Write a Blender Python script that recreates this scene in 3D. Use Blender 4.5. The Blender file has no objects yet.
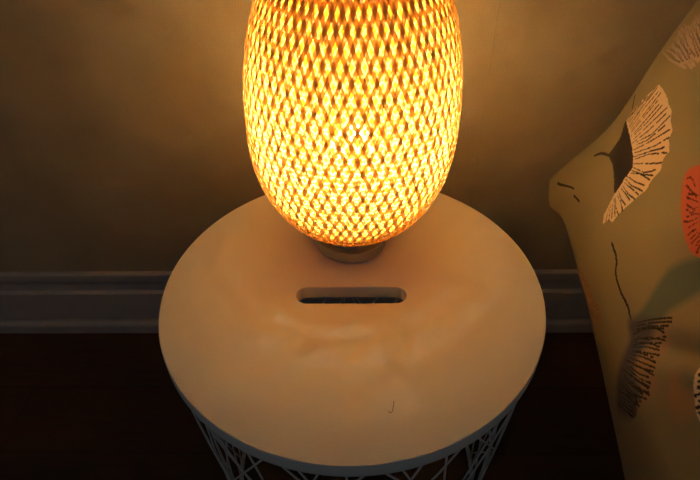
import bpy, bmesh, math, random
import numpy as np
from mathutils import Vector, Matrix
random.seed(4); rng = np.random.default_rng(7)
PI = math.pi; R = math.radians
scene = bpy.context.scene
COL = scene.collection
TOP = 0.42                                   # height of the table top above the floor
YAW = R(-1.9)                                # the wall and the table stand turned by this much

# ------------------------------------------------------------------ helpers
def link(name, me, mat=None, parent=None, smooth=True):
    o = bpy.data.objects.new(name, me); COL.objects.link(o)
    if mat is not None: me.materials.append(mat)
    if smooth: me.polygons.foreach_set('use_smooth', [True]*len(me.polygons))
    if parent is not None: o.parent = parent
    return o
def mesh_np(name, V, F):
    me = bpy.data.meshes.new(name); me.from_pydata([tuple(v) for v in V], [], [tuple(f) for f in F]); me.update(); return me
def bm_obj(name, bm, mat, parent=None, smooth=True, angle=None):
    bmesh.ops.recalc_face_normals(bm, faces=bm.faces)
    me = bpy.data.meshes.new(name); bm.to_mesh(me); bm.free()
    o = link(name, me, mat, parent, smooth)
    if angle is not None: me.set_sharp_from_angle(angle=R(angle))
    return o
def empty(name, loc, rz=0):
    o = bpy.data.objects.new(name, None); COL.objects.link(o); o.location = loc; o.rotation_euler.z = rz
    o.empty_display_size = .05; return o
def tag(o, label=None, cat=None, group=None, kind=None):
    for k, v in (('label', label), ('category', cat), ('group', group), ('kind', kind)):
        if v: o[k] = v
    return o
def lathe(prof, seg=96, closed=False):
    bm = bmesh.new(); rings = []
    for r, z in prof:
        if r < 1e-6: rings.append([bm.verts.new((0, 0, z))])
        else: rings.append([bm.verts.new((r*math.cos(2*PI*i/seg), r*math.sin(2*PI*i/seg), z)) for i in range(seg)])
    pairs = list(zip(rings, rings[1:])) + ([(rings[-1], rings[0])] if closed else [])
    for a, b in pairs:
        for i in range(seg):
            j = (i+1) % seg
            if len(a) == 1 and len(b) == 1: continue
            if len(a) == 1: bm.faces.new((a[0], b[i], b[j]))
            elif len(b) == 1: bm.faces.new((a[i], b[0], a[j]))
            else: bm.faces.new((a[i], b[i], b[j], a[j]))
    return bm
def tube(bm, pts, rad, n=8, closed=False):
    pts = [Vector(p) for p in pts]; m = len(pts); rings = []
    for i, p in enumerate(pts):
        if closed: t = (pts[(i+1) % m]-pts[i-1]).normalized()
        else: t = (pts[min(i+1, m-1)]-pts[max(i-1, 0)]).normalized()
        a = t.cross(Vector((0, 0, 1)))
        if a.length < 1e-4: a = Vector((1, 0, 0))
        a.normalize(); b = t.cross(a)
        rings.append([bm.verts.new(p+rad*(math.cos(2*PI*k/n)*a+math.sin(2*PI*k/n)*b)) for k in range(n)])
    for i in range(m if closed else m-1):
        r0, r1 = rings[i], rings[(i+1) % m]
        for k in range(n): bm.faces.new((r0[k], r0[(k+1) % n], r1[(k+1) % n], r1[k]))
    if not closed: bm.faces.new(rings[0]); bm.faces.new(rings[-1])
def box(bm, lo, hi, bev=0.0, seg=2):
    r = bmesh.ops.create_cube(bm, size=1.0); vs = r['verts']
    for v in vs:
        v.co = Vector(((lo[i]+hi[i])/2+v.co[i]*(hi[i]-lo[i]) for i in range(3)))
    if bev:
        es = list({e for v in vs for e in v.link_edges})
        bmesh.ops.bevel(bm, geom=es, offset=bev, segments=seg, profile=.6, affect='EDGES')
def extrude_profile(prof, x0, x1):              # prof is a closed list of (y, z)
    bm = bmesh.new()
    a = [bm.verts.new((x0, y, z)) for y, z in prof]; b = [bm.verts.new((x1, y, z)) for y, z in prof]
    n = len(prof)
    for i in range(n): bm.faces.new((a[i], a[(i+1) % n], b[(i+1) % n], b[i]))
    bm.faces.new(a); bm.faces.new(b); return bm

# ------------------------------------------------------------------ materials
def mat(name):
    m = bpy.data.materials.new(name); m.use_nodes = True
    nt = m.node_tree; b = nt.nodes['Principled BSDF']; return m, nt, b
def N(nt, t, **k):
    n = nt.nodes.new(t)
    for a, v in k.items():
        if a in n.inputs: n.inputs[a].default_value = v
        else: setattr(n, a, v)
    return n
def ramp(nt, stops):
    r = nt.nodes.new('ShaderNodeValToRGB'); e = r.color_ramp.elements
    while len(e) < len(stops): e.new(.5)
    for q, (p, c) in zip(e, stops): q.position = p; q.color = (*c, 1)
    return r
def plain(name, col, rough=.5, metal=0, bump=0, scale=200, spec=.5):
    m, nt, b = mat(name)
    tc = N(nt, 'ShaderNodeTexCoord'); no = N(nt, 'ShaderNodeTexNoise', Scale=scale, Detail=4.0)
    nt.links.new(tc.outputs['Object'], no.inputs['Vector'])
    r = ramp(nt, [(.3, [c*.93 for c in col]), (.7, [min(1, c*1.05) for c in col])])
    nt.links.new(no.outputs['Fac'], r.inputs['Fac']); nt.links.new(r.outputs['Color'], b.inputs['Base Color'])
    b.inputs['Roughness'].default_value = rough; b.inputs['Metallic'].default_value = metal
    b.inputs['Specular IOR Level'].default_value = spec
    if bump:
        bp = N(nt, 'ShaderNodeBump', Strength=bump, Distance=.001)
        nt.links.new(no.outputs['Fac'], bp.inputs['Height']); nt.links.new(bp.outputs['Normal'], b.inputs['Normal'])
    return m

M_lid = plain('white_lacquer', (.86, .88, .85), .58, scale=900, spec=.22)
M_wire = plain('white_coated_steel', (.76, .77, .79), .45)
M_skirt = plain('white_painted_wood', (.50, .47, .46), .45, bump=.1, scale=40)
M_nickel = plain('brushed_nickel', (.50, .52, .46), .42, metal=.75, bump=.05, scale=300)
M_socket = plain('black_plastic', (.05, .05, .05), .4)
M_plast = plain('white_bulb_plastic', (.75, .73, .70), .4)
M_hair = plain('dark_hair', (.20, .11, .05), .5)
M_sheet = plain('cream_sheet', (.45, .43, .38), .9, bump=.2, scale=400)
M_base = plain('dark_bed_fabric', (.035, .025, .02), .95, bump=.3, scale=500)

def wallpaper():
    m, nt, b = mat('woven_wallpaper')
    tc = N(nt, 'ShaderNodeTexCoord'); sp = N(nt, 'ShaderNodeMapping'); sp.inputs['Scale'].default_value = (1, 1, 1)
    nt.links.new(tc.outputs['Object'], sp.inputs['Vector'])
    wx = N(nt, 'ShaderNodeTexWave', bands_direction='X', Scale=90.0, Distortion=3.0); wx.inputs['Detail Scale'].default_value = 6
    wz = N(nt, 'ShaderNodeTexWave', bands_direction='Z', Scale=110.0, Distortion=4.0); wz.inputs['Detail Scale'].default_value = 5
    no = N(nt, 'ShaderNodeTexNoise', Scale=9.0, Detail=6.0)
    for n in (wx, wz, no): nt.links.new(sp.outputs['Vector'], n.inputs['Vector'])
    ad = N(nt, 'ShaderNodeMath', operation='ADD'); nt.links.new(wx.outputs['Fac'], ad.inputs[0]); nt.links.new(wz.outputs['Fac'], ad.inputs[1])
    ml = N(nt, 'ShaderNodeMath', operation='MULTIPLY_ADD'); ml.inputs[1].default_value = .16
    nt.links.new(ad.outputs[0], ml.inputs[0]); nt.links.new(no.outputs['Fac'], ml.inputs[2])
    r = ramp(nt, [(.3, (.345, .285, .20)), (.95, (.48, .405, .29))])
    nt.links.new(ml.outputs[0], r.inputs['Fac']); nt.links.new(r.outputs['Color'], b.inputs['Base Color'])
    bp = N(nt, 'ShaderNodeBump', Strength=.22, Distance=.0012)
    nt.links.new(ad.outputs[0], bp.inputs['Height']); nt.links.new(bp.outputs['Normal'], b.inputs['Normal'])
    b.inputs['Roughness'].default_value = .85; b.inputs['Specular IOR Level'].default_value = .2
    return m
M_wall = wallpaper()

def floorwood():
    m, nt, b = mat('dark_floorboards')
    tc = N(nt, 'ShaderNodeTexCoord'); mp = N(nt, 'ShaderNodeMapping'); nt.links.new(tc.outputs['Object'], mp.inputs['Vector'])
    br = N(nt, 'ShaderNodeTexBrick', Scale=1.0); br.inputs['Brick Width'].default_value = 1.2; br.inputs['Row Height'].default_value = .13
    br.inputs['Mortar Size'].default_value = .0015
    br.inputs['Color1'].default_value = (.095, .045, .018, 1); br.inputs['Color2'].default_value = (.070, .032, .013, 1); br.inputs['Mortar'].default_value = (.05, .024, .010, 1)
    nt.links.new(mp.outputs['Vector'], br.inputs['Vector'])
    m2 = N(nt, 'ShaderNodeMapping'); m2.inputs['Scale'].default_value = (3, 40, 1); nt.links.new(tc.outputs['Object'], m2.inputs['Vector'])
    no = N(nt, 'ShaderNodeTexNoise', Scale=3.0, Detail=8.0); nt.links.new(m2.outputs['Vector'], no.inputs['Vector'])
    mx = N(nt, 'ShaderNodeMix', data_type='RGBA', blend_type='MULTIPLY'); mx.inputs[0].default_value = .6
    nt.links.new(br.outputs['Color'], mx.inputs[6]); nt.links.new(no.outputs['Color'], mx.inputs[7])
    nt.links.new(mx.outputs[2], b.inputs['Base Color']); b.inputs['Roughness'].default_value = .55
    return m
M_floor = floorwood()

def bamboo(name, c_diff, c_trans, w_trans):
    m = bpy.data.materials.new(name); m.use_nodes = True; nt = m.node_tree; nt.nodes.clear()
    out = N(nt, 'ShaderNodeOutputMaterial')
    tc = N(nt, 'ShaderNodeTexCoord'); no = N(nt, 'ShaderNodeTexNoise', Scale=55.0, Detail=5.0); nt.links.new(tc.outputs['Object'], no.inputs['Vector'])
    def tint(c):
        r = ramp(nt, [(.3, [x*.72 for x in c]), (.72, c)]); nt.links.new(no.outputs['Fac'], r.inputs['Fac']); return r.outputs['Color']
    d = N(nt, 'ShaderNodeBsdfDiffuse'); t = N(nt, 'ShaderNodeBsdfTranslucent'); mx = N(nt, 'ShaderNodeMixShader'); mx.inputs[0].default_value = w_trans
    nt.links.new(tint(c_diff), d.inputs['Color']); nt.links.new(tint(c_trans), t.inputs['Color'])
    nt.links.new(d.outputs[0], mx.inputs[1]); nt.links.new(t.outputs[0], mx.inputs[2]); nt.links.new(mx.outputs[0], out.inputs['Surface'])
    return m
M_bam_out = bamboo('bamboo_strip', (.62, .41, .18), (.90, .57, .26), .27)
M_bam_in = bamboo('pale_bamboo_strip', (.58, .33, .075), (.95, .57, .14), .56)

def bulbmat():
    m = bpy.data.materials.new('lit_bulb_glass'); m.use_nodes = True; nt = m.node_tree; nt.nodes.clear()
    out = N(nt, 'ShaderNodeOutputMaterial'); e = N(nt, 'ShaderNodeEmission'); e.inputs['Color'].default_value = (.97, 1, .62, 1); e.inputs['Strength'].default_value = 960
    nt.links.new(e.outputs[0], out.inputs['Surface']); return m
M_bulb = bulbmat()

# ------------------------------------------------------------------ the room
RM = Matrix.Translation((0, .276, 0)) @ Matrix.Rotation(YAW, 4, 'Z')
def setting(o):
    o.matrix_world = RM @ o.matrix_world; o['kind'] = 'structure'; return o
bm = bmesh.new(); box(bm, (-2.4, .022, 0), (  .2033, .14, 2.5)); box(bm, (.2036, .022, 0), (2.0, .14, 2.5))
bmesh.ops.remove_doubles(bm, verts=bm.verts, dist=1e-6)
w = setting(bm_obj('wall_back', bm, M_wall, smooth=False))
bm = bmesh.new(); box(bm, (-2.4, -2.6, -.1), (2.0, .14, 0)); setting(bm_obj('floor', bm, M_floor, smooth=False))
# tall skirting board with a stepped, moulded top
prof = [(.022, 0), (.022, .156), (.0165, .156), (.0130, .1542), (.0125, .1500), (.0135, .1370), (.0170, .1275), (.0175, .1255), (.0175, .1085), (.0140, .1060), (.0115, .1045), (.0110, .1015), (.0110, .034), (.0150, .031), (.0150, 0)]
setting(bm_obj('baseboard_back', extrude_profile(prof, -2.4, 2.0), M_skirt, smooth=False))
prof = [(.0148, .0), (.0148, .029), (.007, .0285), (.0030, .0265), (.0006, .0225), (0, .018), (0, .0)]
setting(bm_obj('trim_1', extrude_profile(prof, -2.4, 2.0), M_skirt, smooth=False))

# ------------------------------------------------------------------ storage table
TR = .22
table = empty('storage_table', (0, 0, 0), YAW)
tag(table, 'round white side table with handle slot in its lid over a wire basket', 'side table')
TH = .0175
def lid_mesh():
    bm = bmesh.new(); L, Wd, cy = .0632, .0124, -.0145
    n = 24; inner = []
    for i in range(n+1): a = -PI/2+PI*i/n; inner.append((L-Wd+Wd*math.cos(a), cy+Wd*math.sin(a)))
    for i in range(n+1): a = PI/2+PI*i/n; inner.append((-L+Wd+Wd*math.cos(a), cy+Wd*math.sin(a)))
    outer = [(math.cos(2*PI*i/160), math.sin(2*PI*i/160)) for i in range(160)]
    def loop(pts, z, s=1.0): return [bm.verts.new((x*s, y*s, z)) for x, y in pts]
    def grow(pts, d):
        m = len(pts); out = []
        for i in range(m):
            t = Vector((pts[(i+1) % m][0]-pts[i-1][0], pts[(i+1) % m][1]-pts[i-1][1])).normalized()
            out.append((pts[i][0]+d*t.y, pts[i][1]-d*t.x))
        return out
    def bridge(a, b):
        for i in range(len(a)): bm.faces.new((a[i], a[(i+1) % len(a)], b[(i+1) % len(b)], b[i]))
    oz = [(TR-.0018, 0), (TR-.0007, -.0004), (TR, -.0018), (TR, -TH+.0015), (TR-.0015, -TH)]
    ol = [loop(outer, z, r) for r, z in oz]
    for a, b in zip(ol, ol[1:]): bridge(a, b)
    il = [loop(grow(inner, .0016), 0), loop(grow(inner, .0005), -.0005), loop(inner, -.0018), loop(inner, -TH)]
    for a, b in zip(il, il[1:]): bridge(b, a)
    for o_, i_ in ((ol[0], il[0]), (ol[-1], il[-1])):
        es = []
        for l in (o_, i_):
            for i in range(len(l)):
                e = bm.edges.get((l[i], l[(i+1) % len(l)])); es.append(e)
        bmesh.ops.triangle_fill(bm, use_beauty=True, use_dissolve=False, edges=es)
    return bm
lid = bm_obj('tabletop', lid_mesh(), M_lid, table, smooth=True, angle=30); lid.location.z = TOP
RT, RB, ZT, ZB = .2160, .188, TOP-TH-.004, .006
basket = bpy.data.objects.new('wire_basket', None)
bm = bmesh.new()
def cone_pt(a, s):
    r = RT+(RB-RT)*s; return (r*math.cos(a), r*math.sin(a), ZT+(ZB-ZT)*s)
K = 14
for i in range(K):
    a0 = 2*PI*i/K
    for off, tw in ((.00, .62), (.10, -.55), (.21, .20), (.30, -.98), (.37, 1.05)):
        tube(bm, [cone_pt(a0+off+tw*s/10, s/10) for s in range(11)], .0012, 6)
basket = bm_obj('wire_basket', bm, M_wire, table)
for nm, rr, zz, rad in (('top_ring', RT, ZT+.001, .003), ('bottom_ring', RB, ZB, .0035)):
    bm = bmesh.new(); tube(bm, [(rr*math.cos(2*PI*i/120), rr*math.sin(2*PI*i/120), zz) for i in range(120)], rad, 8, True)
    bm_obj(nm, bm, M_wire, basket)

# a stray hair lying on the lid
bm = bmesh.new()
hp = [(.0378, -.1555), (.0374, -.1590), (.0366, -.1625), (.0360, -.1655), (.0352, -.1676), (.0338, -.1684), (.0326, -.1676), (.0320, -.1660)]
tube(bm, [(x, y, TOP+.0003) for x, y in hp], .0003, 6)
hair = bm_obj('hair', bm, M_hair); tag(hair, 'short dark hair curled like a hook near the front of the white tabletop', 'hair')

# ------------------------------------------------------------------ lamp
LX, LY = .0009, .0819
lamp = empty('table_lamp', (LX, LY, TOP)); tag(lamp, 'lit table lamp with egg-shaped woven bamboo shade on a round metal foot', 'lamp')
lamp.rotation_euler.y = R(1.7)
foot = bm_obj('base', lathe([(0, .0002), (.0430, .0002), (.0445, .0012), (.0447, .0125), (.0441, .0147), (.0425, .0158), (.0370, .0160), (.0360, .0168), (.0355, .0225), (.0395, .0240), (.0405, .0258), (.0395, .0278), (.0, .0278)], 96), M_nickel, lamp, angle=40)
bm_obj('socket', lathe([(.0, .0278), (.017, .0278), (.017, .034), (.0125, .036), (.0125, .060), (.0155, .062), (.0160, .098), (.0145, .101), (0, .101)], 48), M_socket, lamp, angle=40)
bulb = bm_obj('bulb', lathe([(.0, .1012), (.0125, .1015), (.0135, .106), (.0172, .114), (.0212, .123), (.0232, .131), (.0236, .133), (.0232, .1345), (0, .1345)], 48), M_plast, lamp, angle=40)
bm_obj('bulb_dome', lathe([(.0232, .1346), (.0234, .139), (.0226, .147), (.0200, .1535), (.0155, .1583), (.0085, .1614), (0, .1624)], 48), M_bulb, bulb)
ZC, CL, CU, RA, NE = .167, .1405, .209, .1133, 2.2
def prof_pts(shrink):
    ph = np.linspace(-PI/2, PI/2, 4001); c = np.where(ph < 0, CL, CU)
    z = ZC+c*np.sign(np.sin(ph))*np.abs(np.sin(ph))**(2/NE); r = RA*np.cos(ph).clip(0)**(2/NE)
    keep = np.where(((ph < 0) & (r > .041)) | ((ph >= 0) & (r > .050)))[0]
    z, r = z[keep], r[keep]
    s = np.concatenate([[0], np.cumsum(np.hypot(np.diff(z), np.diff(r)))])
    dz, dr = np.gradient(z, s), np.gradient(r, s)
    return s, r-shrink*dz, z+shrink*dr, dr, dz
def weave(name, shrink, count, width, k, phase, amp, jit, wv, material):
    s, r, z, dr, dz = prof_pts(shrink); n = 150
    S = np.linspace(0, s[-1], n); r, z, dr, dz = (np.interp(S, s, q) for q in (r, z, dr, dz))
    V, F = [], []
    for d in (1, -1):
        for i in range(count):
            wj = width*(1+rng.normal(0, .05)); tj = rng.normal(0, jit)
            wob = wv*np.sin(S*rng.uniform(14, 40)+rng.uniform(0, 6))
            th = 2*PI*i/count+phase+d*k*(S-.2)+tj+wob/np.maximum(r, .02)
            off = d*amp*np.cos(k*count*S)+rng.normal(0, .0002)
            rr = r+off*dz; zz = z-off*dr
            # tangent along the strip and the sideways direction on the surface
            cs, sn = np.cos(th), np.sin(th)
            m = np.stack([dr*cs, dr*sn, dz], 1); e = np.stack([-sn, cs, 0*cs], 1)
            tg = m+(d*k*r)[:, None]*e; tg /= np.linalg.norm(tg, axis=1)[:, None]
            nn = np.stack([dz*cs, dz*sn, -dr], 1); side = np.cross(nn, tg)
            P = np.stack([rr*cs, rr*sn, zz], 1)
            b = len(V)
            for q, h in ((-1, -.00025), (0, .00025), (1, -.00025)): V.extend(P+side*(q*wj/2)+nn*h)
            for j in range(n-1):
                for q in (0, 1):
                    a0 = b+q*n+j; F.append((a0, a0+1, a0+n+1, a0+n))
    me = mesh_np(name, V, F); return link(name, me, material, lamp)
shade = weave('lamp_shade', 0, 62, .0045, 3.6, .02, .0002, .0030, .0002, M_bam_out)
inner = weave('inner_shade', .0060, 104, .0038, 5.2, .02, .0002, .0020, .0002, M_bam_in)
s_, r_, z_, _, _ = prof_pts(.003)
for nm, idx in (('bottom_rim', 0), ('top_rim', -1)):
    bm = bmesh.new()
    for k in range(3):
        rr = r_[idx]+.0015*math.cos(2*PI*k/3); zz = z_[idx]+.0015*math.sin(2*PI*k/3)
        tube(bm, [(rr*math.cos(2*PI*i/96), rr*math.sin(2*PI*i/96), zz+.0005*math.sin(i*1.3+k*2)) for i in range(96)], .0019, 6, True)
    bm_obj(nm, bm, M_bam_out, shade)
bm = bmesh.new()                              # the metal spider that carries the shade
tube(bm, [(.0175*math.cos(2*PI*i/40), .0175*math.sin(2*PI*i/40), .0285) for i in range(40)], .0012, 6, True)
for k in range(3):
    a = 2*PI*k/3+.5; tube(bm, [(q*math.cos(a), q*math.sin(a), zz) for q, zz in ((.017, .0285), (.034, .0290), (r_[0], z_[0]))], .0012, 6)
bm_obj('shade_carrier', bm, M_nickel, lamp)

# ------------------------------------------------------------------ pillow with printed fans
def pillow_pts(u, v, side, T=.085, C1=(.312, .25, -.03), A=(.225, .0, .575), B=(.004, -.57, -.25)):
    C1, A, B = map(np.array, (C1, A, B))
    n = np.cross(B, A); n = n/np.linalg.norm(n); n = -n if n[0] > 0 else n
    pu = .05*(4*v*(1-v))+.028*np.exp(-((v-.22)/.13)**2); pv = .03*(4*u*(1-u))-.030*np.exp(-((u-.055)/.045)**2)*np.clip(1-v*5, 0, 1)
    uu = u*(1-2*pu)+pu; vv = v*(1-2*pv)+pv
    th = T*(np.clip(4*u*(1-u), 0, 1)**.72)*(np.clip(4*v*(1-v), 0, 1)**.78)
    w = .004*np.sin(u*19+v*7)*np.sin(v*15-u*5+1)
    d = np.hypot(u, v)+1e-6; a = np.arctan2(v, u)
    w = w+.0035*np.sin(a*11+.6)*np.exp(-((d-.16)/.10)**2)            # creases running out of the corner
    w = w-.012*np.exp(-(((u-.60)*.75-(v-.25)*.66)/.022)**2)*np.exp(-((v-.34)/.16)**2)   # one long fold
    w = w*np.minimum(1, th/T*2)
    P = C1+uu[..., None]*B+vv[..., None]*A+n*(side*th+w)[..., None]
    return P
def in_poly(x, y, poly):
    c = np.zeros(x.shape, bool); m = len(poly)
    for i in range(m):
        (x0, y0), (x1, y1) = poly[i-1], poly[i]
        if y0 == y1: continue
        c ^= ((y0 > y) != (y1 > y)) & (x < (x1-x0)*(y-y0)/(y1-y0)+x0)
    return c
def seg_d(x, y, a, b):
    dx, dy = b[0]-a[0], b[1]-a[1]; L = dx*dx+dy*dy+1e-12
    t = np.clip(((x-a[0])*dx+(y-a[1])*dy)/L, 0, 1); return np.hypot(x-a[0]-t*dx, y-a[1]-t*dy), t
def along(pl, t):
    pl = np.array(pl); L = np.concatenate([[0], np.cumsum(np.hypot(*np.diff(pl, axis=0).T))]); q = t*L[-1]
    return (np.interp(q, L, pl[:, 0]), np.interp(q, L, pl[:, 1]))
PRINTS = {
    'wedge': [(0.133,0.235),(0.137,0.258),(0.142,0.287),(0.116,0.305),(0.191,0.316),(0.248,0.307),(0.25,0.278),(0.25,0.24),(0.218,0.245),(0.179,0.248)],
    'fan': [(0.117,0.3),(0.129,0.355),(0.143,0.384),(0.152,0.407),(0.179,0.417),(0.21,0.426),(0.237,0.428),(0.258,0.433),(0.274,0.425),(0.299,0.426),(0.304,0.413),(0.33,0.41),(0.328,0.392),(0.344,0.38),(0.336,0.355),(0.339,0.331),(0.326,0.303),(0.314,0.266),(0.308,0.244),(0.308,0.221),(0.287,0.205),(0.279,0.182),(0.261,0.19),(0.256,0.215),(0.25,0.24),(0.25,0.278),(0.238,0.309),(0.191,0.316)],
    'fanin': [(0.12,0.305),(0.177,0.315),(0.218,0.315),(0.241,0.305),(0.248,0.278),(0.253,0.248),(0.26,0.214)],
    'fanout': [(0.127,0.323),(0.129,0.355),(0.152,0.407),(0.21,0.426),(0.258,0.433),(0.299,0.426),(0.33,0.41),(0.344,0.38),(0.339,0.331),(0.314,0.266),(0.308,0.221),(0.283,0.187)],
    'stem': [(0.071,0.18),(0.093,0.206),(0.133,0.235),(0.171,0.259)],
    'fan2in': [(0.037,0.402),(0.026,0.442),(0.081,0.515)],
    'fan2out': [(0.227,0.488),(0.244,0.515),(0.257,0.548)],
    'coral': [(0.409,0.438),(0.42,0.467),(0.438,0.495),(0.523,0.471),(0.56,0.438),(0.554,0.414),(0.535,0.398),(0.512,0.394),(0.474,0.402),(0.437,0.417)],
    'coralin': [(0.484,0.459),(0.506,0.453),(0.522,0.436)],
    'coralout': [(0.409,0.438),(0.444,0.415),(0.482,0.4),(0.521,0.394),(0.553,0.413)],
    'teal': [(0.554,0.433),(0.547,0.408),(0.532,0.378),(0.521,0.347),(0.521,0.316),(0.523,0.287),(0.526,0.257),(0.525,0.181),(0.58,0.227),(0.582,0.287),(0.581,0.313),(0.587,0.341),(0.595,0.385),(0.601,0.409)],
    'stem4': [(0.349,0.207),(0.373,0.21),(0.394,0.208),(0.407,0.196),(0.429,0.191),(0.454,0.192),(0.481,0.198),(0.502,0.198),(0.517,0.197)],
    'fan4': [(0.509,0.192),(0.563,0.259),(0.598,0.321),(0.602,0.3),(0.621,0.28),(0.632,0.247),(0.672,0.228),(0.662,0.168),(0.65,0.113),(0.613,0.067),(0.582,0.085),(0.557,0.125),(0.542,0.164)],
    'fan4d': [(0.509,0.192),(0.566,0.265),(0.58,0.234),(0.584,0.204),(0.603,0.174),(0.647,0.175),(0.65,0.113),(0.613,0.067),(0.582,0.085),(0.557,0.125),(0.542,0.164)],
    'fan4in': [(0.518,0.196),(0.548,0.172),(0.564,0.136),(0.584,0.096),(0.601,0.072)],
    'fan4out': [(0.598,0.327),(0.617,0.276),(0.64,0.249),(0.673,0.224),(0.657,0.118)],
    'fan5': [(0.693,0.32),(0.696,0.339),(0.744,0.33),(0.771,0.303),(0.753,0.288)],
    'fan5in': [(0.714,0.349),(0.742,0.341),(0.764,0.321)],
    'fan5out': [(0.693,0.32),(0.722,0.303),(0.753,0.288)],
    'red': [(0.248,0.008),(0.279,0.03),(0.36,0.07),(0.438,0.093),(0.418,0.04),(0.357,0.011),(0.305,0.01)],
    'redin': [(0.253,0.009),(0.306,0.01),(0.356,0.011),(0.418,0.04)],
    'redout': [(0.287,0.033),(0.344,0.063),(0.402,0.088),(0.442,0.098)],
    'ear1': [(0.031,0.041),(0.057,0.066),(0.078,0.08),(0.101,0.092)],
    'ear2': [(0.121,0.085),(0.148,0.098)],
    'topstem': [(0.108,0.327),(0.061,0.325)],
    'teal2': [(0.67,0.278),(0.682,0.31),(0.713,0.33),(0.715,0.298),(0.693,0.276)],
    'peach2': [(0.676,0.265),(0.674,0.286),(0.719,0.296),(0.734,0.309),(0.75,0.273),(0.724,0.241)],
    'teal3': [(0.21,0.495),(0.285,0.514),(0.373,0.493),(0.394,0.469),(0.311,0.477)],
}
def print_colours(u, v):
    C = np.empty(u.shape+(3,)); C[:] = (.30, .265, .18)
    G = PRINTS
    def lay(mask, col, f=1.0):
        k = (mask*f)[..., None]; C[:] = C*(1-k)+np.array(col)*k
    def smooth(pl, n=6, closed=True):                       # rounded outline through the corner points
        p = np.array(pl); m = len(p); out = []
        for i in range(m if closed else m-1):
            a, b, c, d = (p[(i+q) % m] if closed else p[min(max(i+q, 0), m-1)] for q in (-1, 0, 1, 2))
            for t in np.arange(n)/n:
                out.append(tuple(.5*(2*b+(c-a)*t+(2*a-5*b+4*c-d)*t*t+(3*b-a-3*c+d)*t**3)))
        if not closed: out.append(tuple(p[-1]))
        return out
    def stroke(pts, w, col):
        pts = smooth(pts, 5, False) if len(pts) > 2 else pts
        for a, b in zip(pts, pts[1:]): lay(seg_d(u, v, a, b)[0] < w, col)
    def soft(p, col, f, edge=.012):                          # watercolour patch with a soft rim
        p = smooth(p); ins = in_poly(u, v, p); d = np.full(u.shape, 9.0)
        for i in range(len(p)): d = np.minimum(d, seg_d(u, v, p[i-1], p[i])[0])
        w = np.clip(.5+np.where(ins, d, -d)/edge, 0, 1); lay(w, col, f)
    def rays(inn, out, n, w, col, lo=0, hi=1, f=1.0):
        for i in range(n):
            t = (i+.5+rng.uniform(-.18, .18))/n; a, b = along(inn, t), along(out, t); l0 = lo+rng.uniform(0, .14); l1 = hi-rng.uniform(0, .22)
            mid = (.5*(l0+l1)+rng.uniform(-.1, .1)); sag = rng.normal(0, .0025)
            at = lambda l, q=0: (a[0]+(b[0]-a[0])*l+q, a[1]+(b[1]-a[1])*l-q)
            pa, pm, pb = at(l0), at(mid, sag), at(l1); gap = rng.uniform(.2, .8)
            for (p0, p1, w0, w1) in ((pa, pm, .5, .9), (pm, pb, .9, 1.3)):
                d, tt = seg_d(u, v, p0, p1)
                mk = d < w*(w0+(w1-w0)*tt)
                if rng.uniform() < .45: mk &= abs(tt-gap) > .06
                lay(mk, col, f)
    teal, ink, cream, coral = (.085, .14, .15), (.020, .016, .022), (.86, .70, .54), (.62, .15, .10)
    soft(G['teal'], teal, .85, .016); soft(G['teal2'], teal, .5, .02); soft(G['teal3'], (.20, .24, .20), .5, .03); soft(G['peach2'], (.55, .26, .12), .4, .02)
    lay(in_poly(u, v, G['fan']), cream); rays(G['fanin'], G['fanout'], 36, .0013, ink, 0, 1)
    lay(in_poly(u, v, smooth(G['wedge'], 4)), (.032, .026, .034)); stroke(G['stem'], .0030, ink)
    rays(G['fan2in'], G['fan2out'], 24, .0018, (.48, .38, .36), .05, 1); rays(G['fan2in'], G['fan2out'], 12, .0010, (.12, .09, .10), .2, .9)
    lay(in_poly(u, v, smooth(G['coral'])), coral); rays(G['coralin'], G['coralout'], 15, .0013, (.10, .03, .03), .35, .97)
    stroke(G['stem4'], .0030, ink)
    soft(G['fan4'], (.42, .24, .19), .6, .012); soft(G['fan4d'], (.085, .09, .15), .95, .02)
    rays(G['fan4in'], G['fan4out'], 34, .0014, ink, 0, 1)
    lay(in_poly(u, v, smooth(G['fan5'])), cream); rays(G['fan5in'], G['fan5out'], 7, .0022, ink, .2, 1)
    soft(G['red'], (.42, .17, .12), .35, .01); rays(G['redin'], G['redout'], 16, .0013, (.30, .07, .06), 0, 1, .7)
    stroke(G['ear1'], .0028, ink); stroke(G['ear2'], .0034, ink); stroke(G['topstem'], .0024, ink)
    return np.clip(C, 0, 1)
def pillow_mat():
    m, nt, b = mat('printed_cotton')
    at = N(nt, 'ShaderNodeVertexColor', layer_name='print')
    tc = N(nt, 'ShaderNodeTexCoord'); no = N(nt, 'ShaderNodeTexNoise', Scale=700.0, Detail=3.0); nt.links.new(tc.outputs['Object'], no.inputs['Vector'])
    mx = N(nt, 'ShaderNodeMix', data_type='RGBA', blend_type='MULTIPLY'); mx.inputs[0].default_value = .25
    nt.links.new(at.outputs['Color'], mx.inputs[6]); nt.links.new(no.outputs['Color'], mx.inputs[7]); nt.links.new(mx.outputs[2], b.inputs['Base Color'])
    bp = N(nt, 'ShaderNodeBump', Strength=.15, Distance=.0006); nt.links.new(no.outputs['Fac'], bp.inputs['Height']); nt.links.new(bp.outputs['Normal'], b.inputs['Normal'])
    b.inputs['Roughness'].default_value = .9; b.inputs['Specular IOR Level'].default_value = .15
    b.inputs['Sheen Weight'].default_value = .15
    return m
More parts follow.
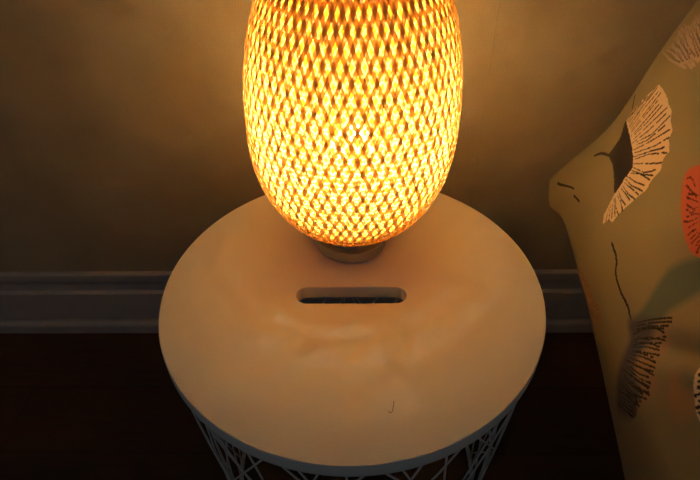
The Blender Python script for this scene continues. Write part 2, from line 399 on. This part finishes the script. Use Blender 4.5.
def build_pillow():
    nu, nv = 520, 520
    g = lambda n: .5-.5*np.cos(np.linspace(0, PI, n))*(.25)+(np.linspace(0, 1, n)-.5)*.75
    gu = g(nu); gv = g(nv); gu = (gu-gu[0])/(gu[-1]-gu[0]); gv = (gv-gv[0])/(gv[-1]-gv[0])
    u, v = np.meshgrid(gu, gv, indexing='ij'); front = pillow_pts(u, v, 1).reshape(-1, 3); col = print_colours(u, v).reshape(-1, 3)
    nb = 60; tb = np.linspace(0, 1, nb); iu = np.round(tb*(nu-1)).astype(int)
    ub, vb = np.meshgrid(gu[iu], gv[iu], indexing='ij'); back = pillow_pts(ub, vb, -1).reshape(-1, 3)
    V = np.concatenate([front, back]); V[:, 2] += TOP
    i, j = np.meshgrid(np.arange(nu-1), np.arange(nv-1), indexing='ij'); a = (i*nv+j).ravel()
    F1 = np.stack([a, a+1, a+nv+1, a+nv], 1)
    i, j = np.meshgrid(np.arange(nb-1), np.arange(nb-1), indexing='ij'); a = (i*nb+j).ravel()+nu*nv
    F2 = np.stack([a, a+nb, a+nb+1, a+1], 1)
    F = np.concatenate([F1, F2]); me = bpy.data.meshes.new('pillow')
    me.vertices.add(len(V)); me.vertices.foreach_set('co', V.ravel())
    me.loops.add(F.size); me.loops.foreach_set('vertex_index', F.ravel()); me.polygons.add(len(F))
    me.polygons.foreach_set('loop_start', np.arange(len(F))*4); me.polygons.foreach_set('loop_total', np.full(len(F), 4)); me.update(calc_edges=True); me.validate()
    ca = me.color_attributes.new('print', 'FLOAT_COLOR', 'POINT')
    allc = np.ones((len(V), 4)); allc[:len(col), :3] = col; allc[len(col):, :3] = (.30, .265, .18)
    ca.data.foreach_set('color', allc.ravel())
    return link('pillow', me, pillow_mat())
pil = build_pillow()
tag(pil, 'sage green pillow printed with fan-shaped flowers, leaning at the wall beside the table', 'pillow')

# ------------------------------------------------------------------ bed under the pillow
bed = empty('bed', (1.02, -.80, 0)); tag(bed, 'low bed with pale mattress beneath the printed pillow', 'bed')
bm = bmesh.new(); box(bm, (-.52, -1.0, .13), (.55, .99, .275), .03, 4); bm_obj('mattress', bm, M_sheet, bed, angle=40)
bm = bmesh.new(); box(bm, (-.52, -1.0, .0), (.55, .99, .13), .008, 2); bm_obj('bed_base', bm, M_base, bed, angle=40)

# ------------------------------------------------------------------ faint light of the room around
wd = bpy.data.worlds.new('room_ambience'); scene.world = wd; wd.use_nodes = True
bg = wd.node_tree.nodes['Background']; bg.inputs['Color'].default_value = (.92, .95, 1.0, 1); bg.inputs['Strength'].default_value = .046

# ------------------------------------------------------------------ camera
cam = bpy.data.cameras.new('camera'); co = bpy.data.objects.new('camera', cam); COL.objects.link(co); scene.camera = co
cam.sensor_width = 36; cam.lens = 560*36/700; cam.clip_start = .01
t, ro = R(41.06), R(-1.58)
fw = Vector((0, math.cos(t), -math.sin(t))); r0 = Vector((1, 0, 0)); u0 = r0.cross(fw)
rt = r0*math.cos(ro)+u0*math.sin(ro); up = -r0*math.sin(ro)+u0*math.cos(ro)
mw = Matrix((rt, up, -fw)).transposed().to_4x4(); mw.translation = Vector((0, -.459, TOP+.471)); co.matrix_world = mw

# ------------------------------------------------------------------ output
scene.view_settings.view_transform = 'Standard'; scene.view_settings.look = 'None'
scene.view_settings.gamma = 1; scene.view_settings.exposure = 0; scene.view_settings.use_curve_mapping = False
scene.cycles.max_bounces = 14; scene.cycles.diffuse_bounces = 9; scene.cycles.transmission_bounces = 9
scene.cycles.sample_clamp_indirect = 6; scene.cycles.caustics_reflective = False; scene.cycles.caustics_refractive = False
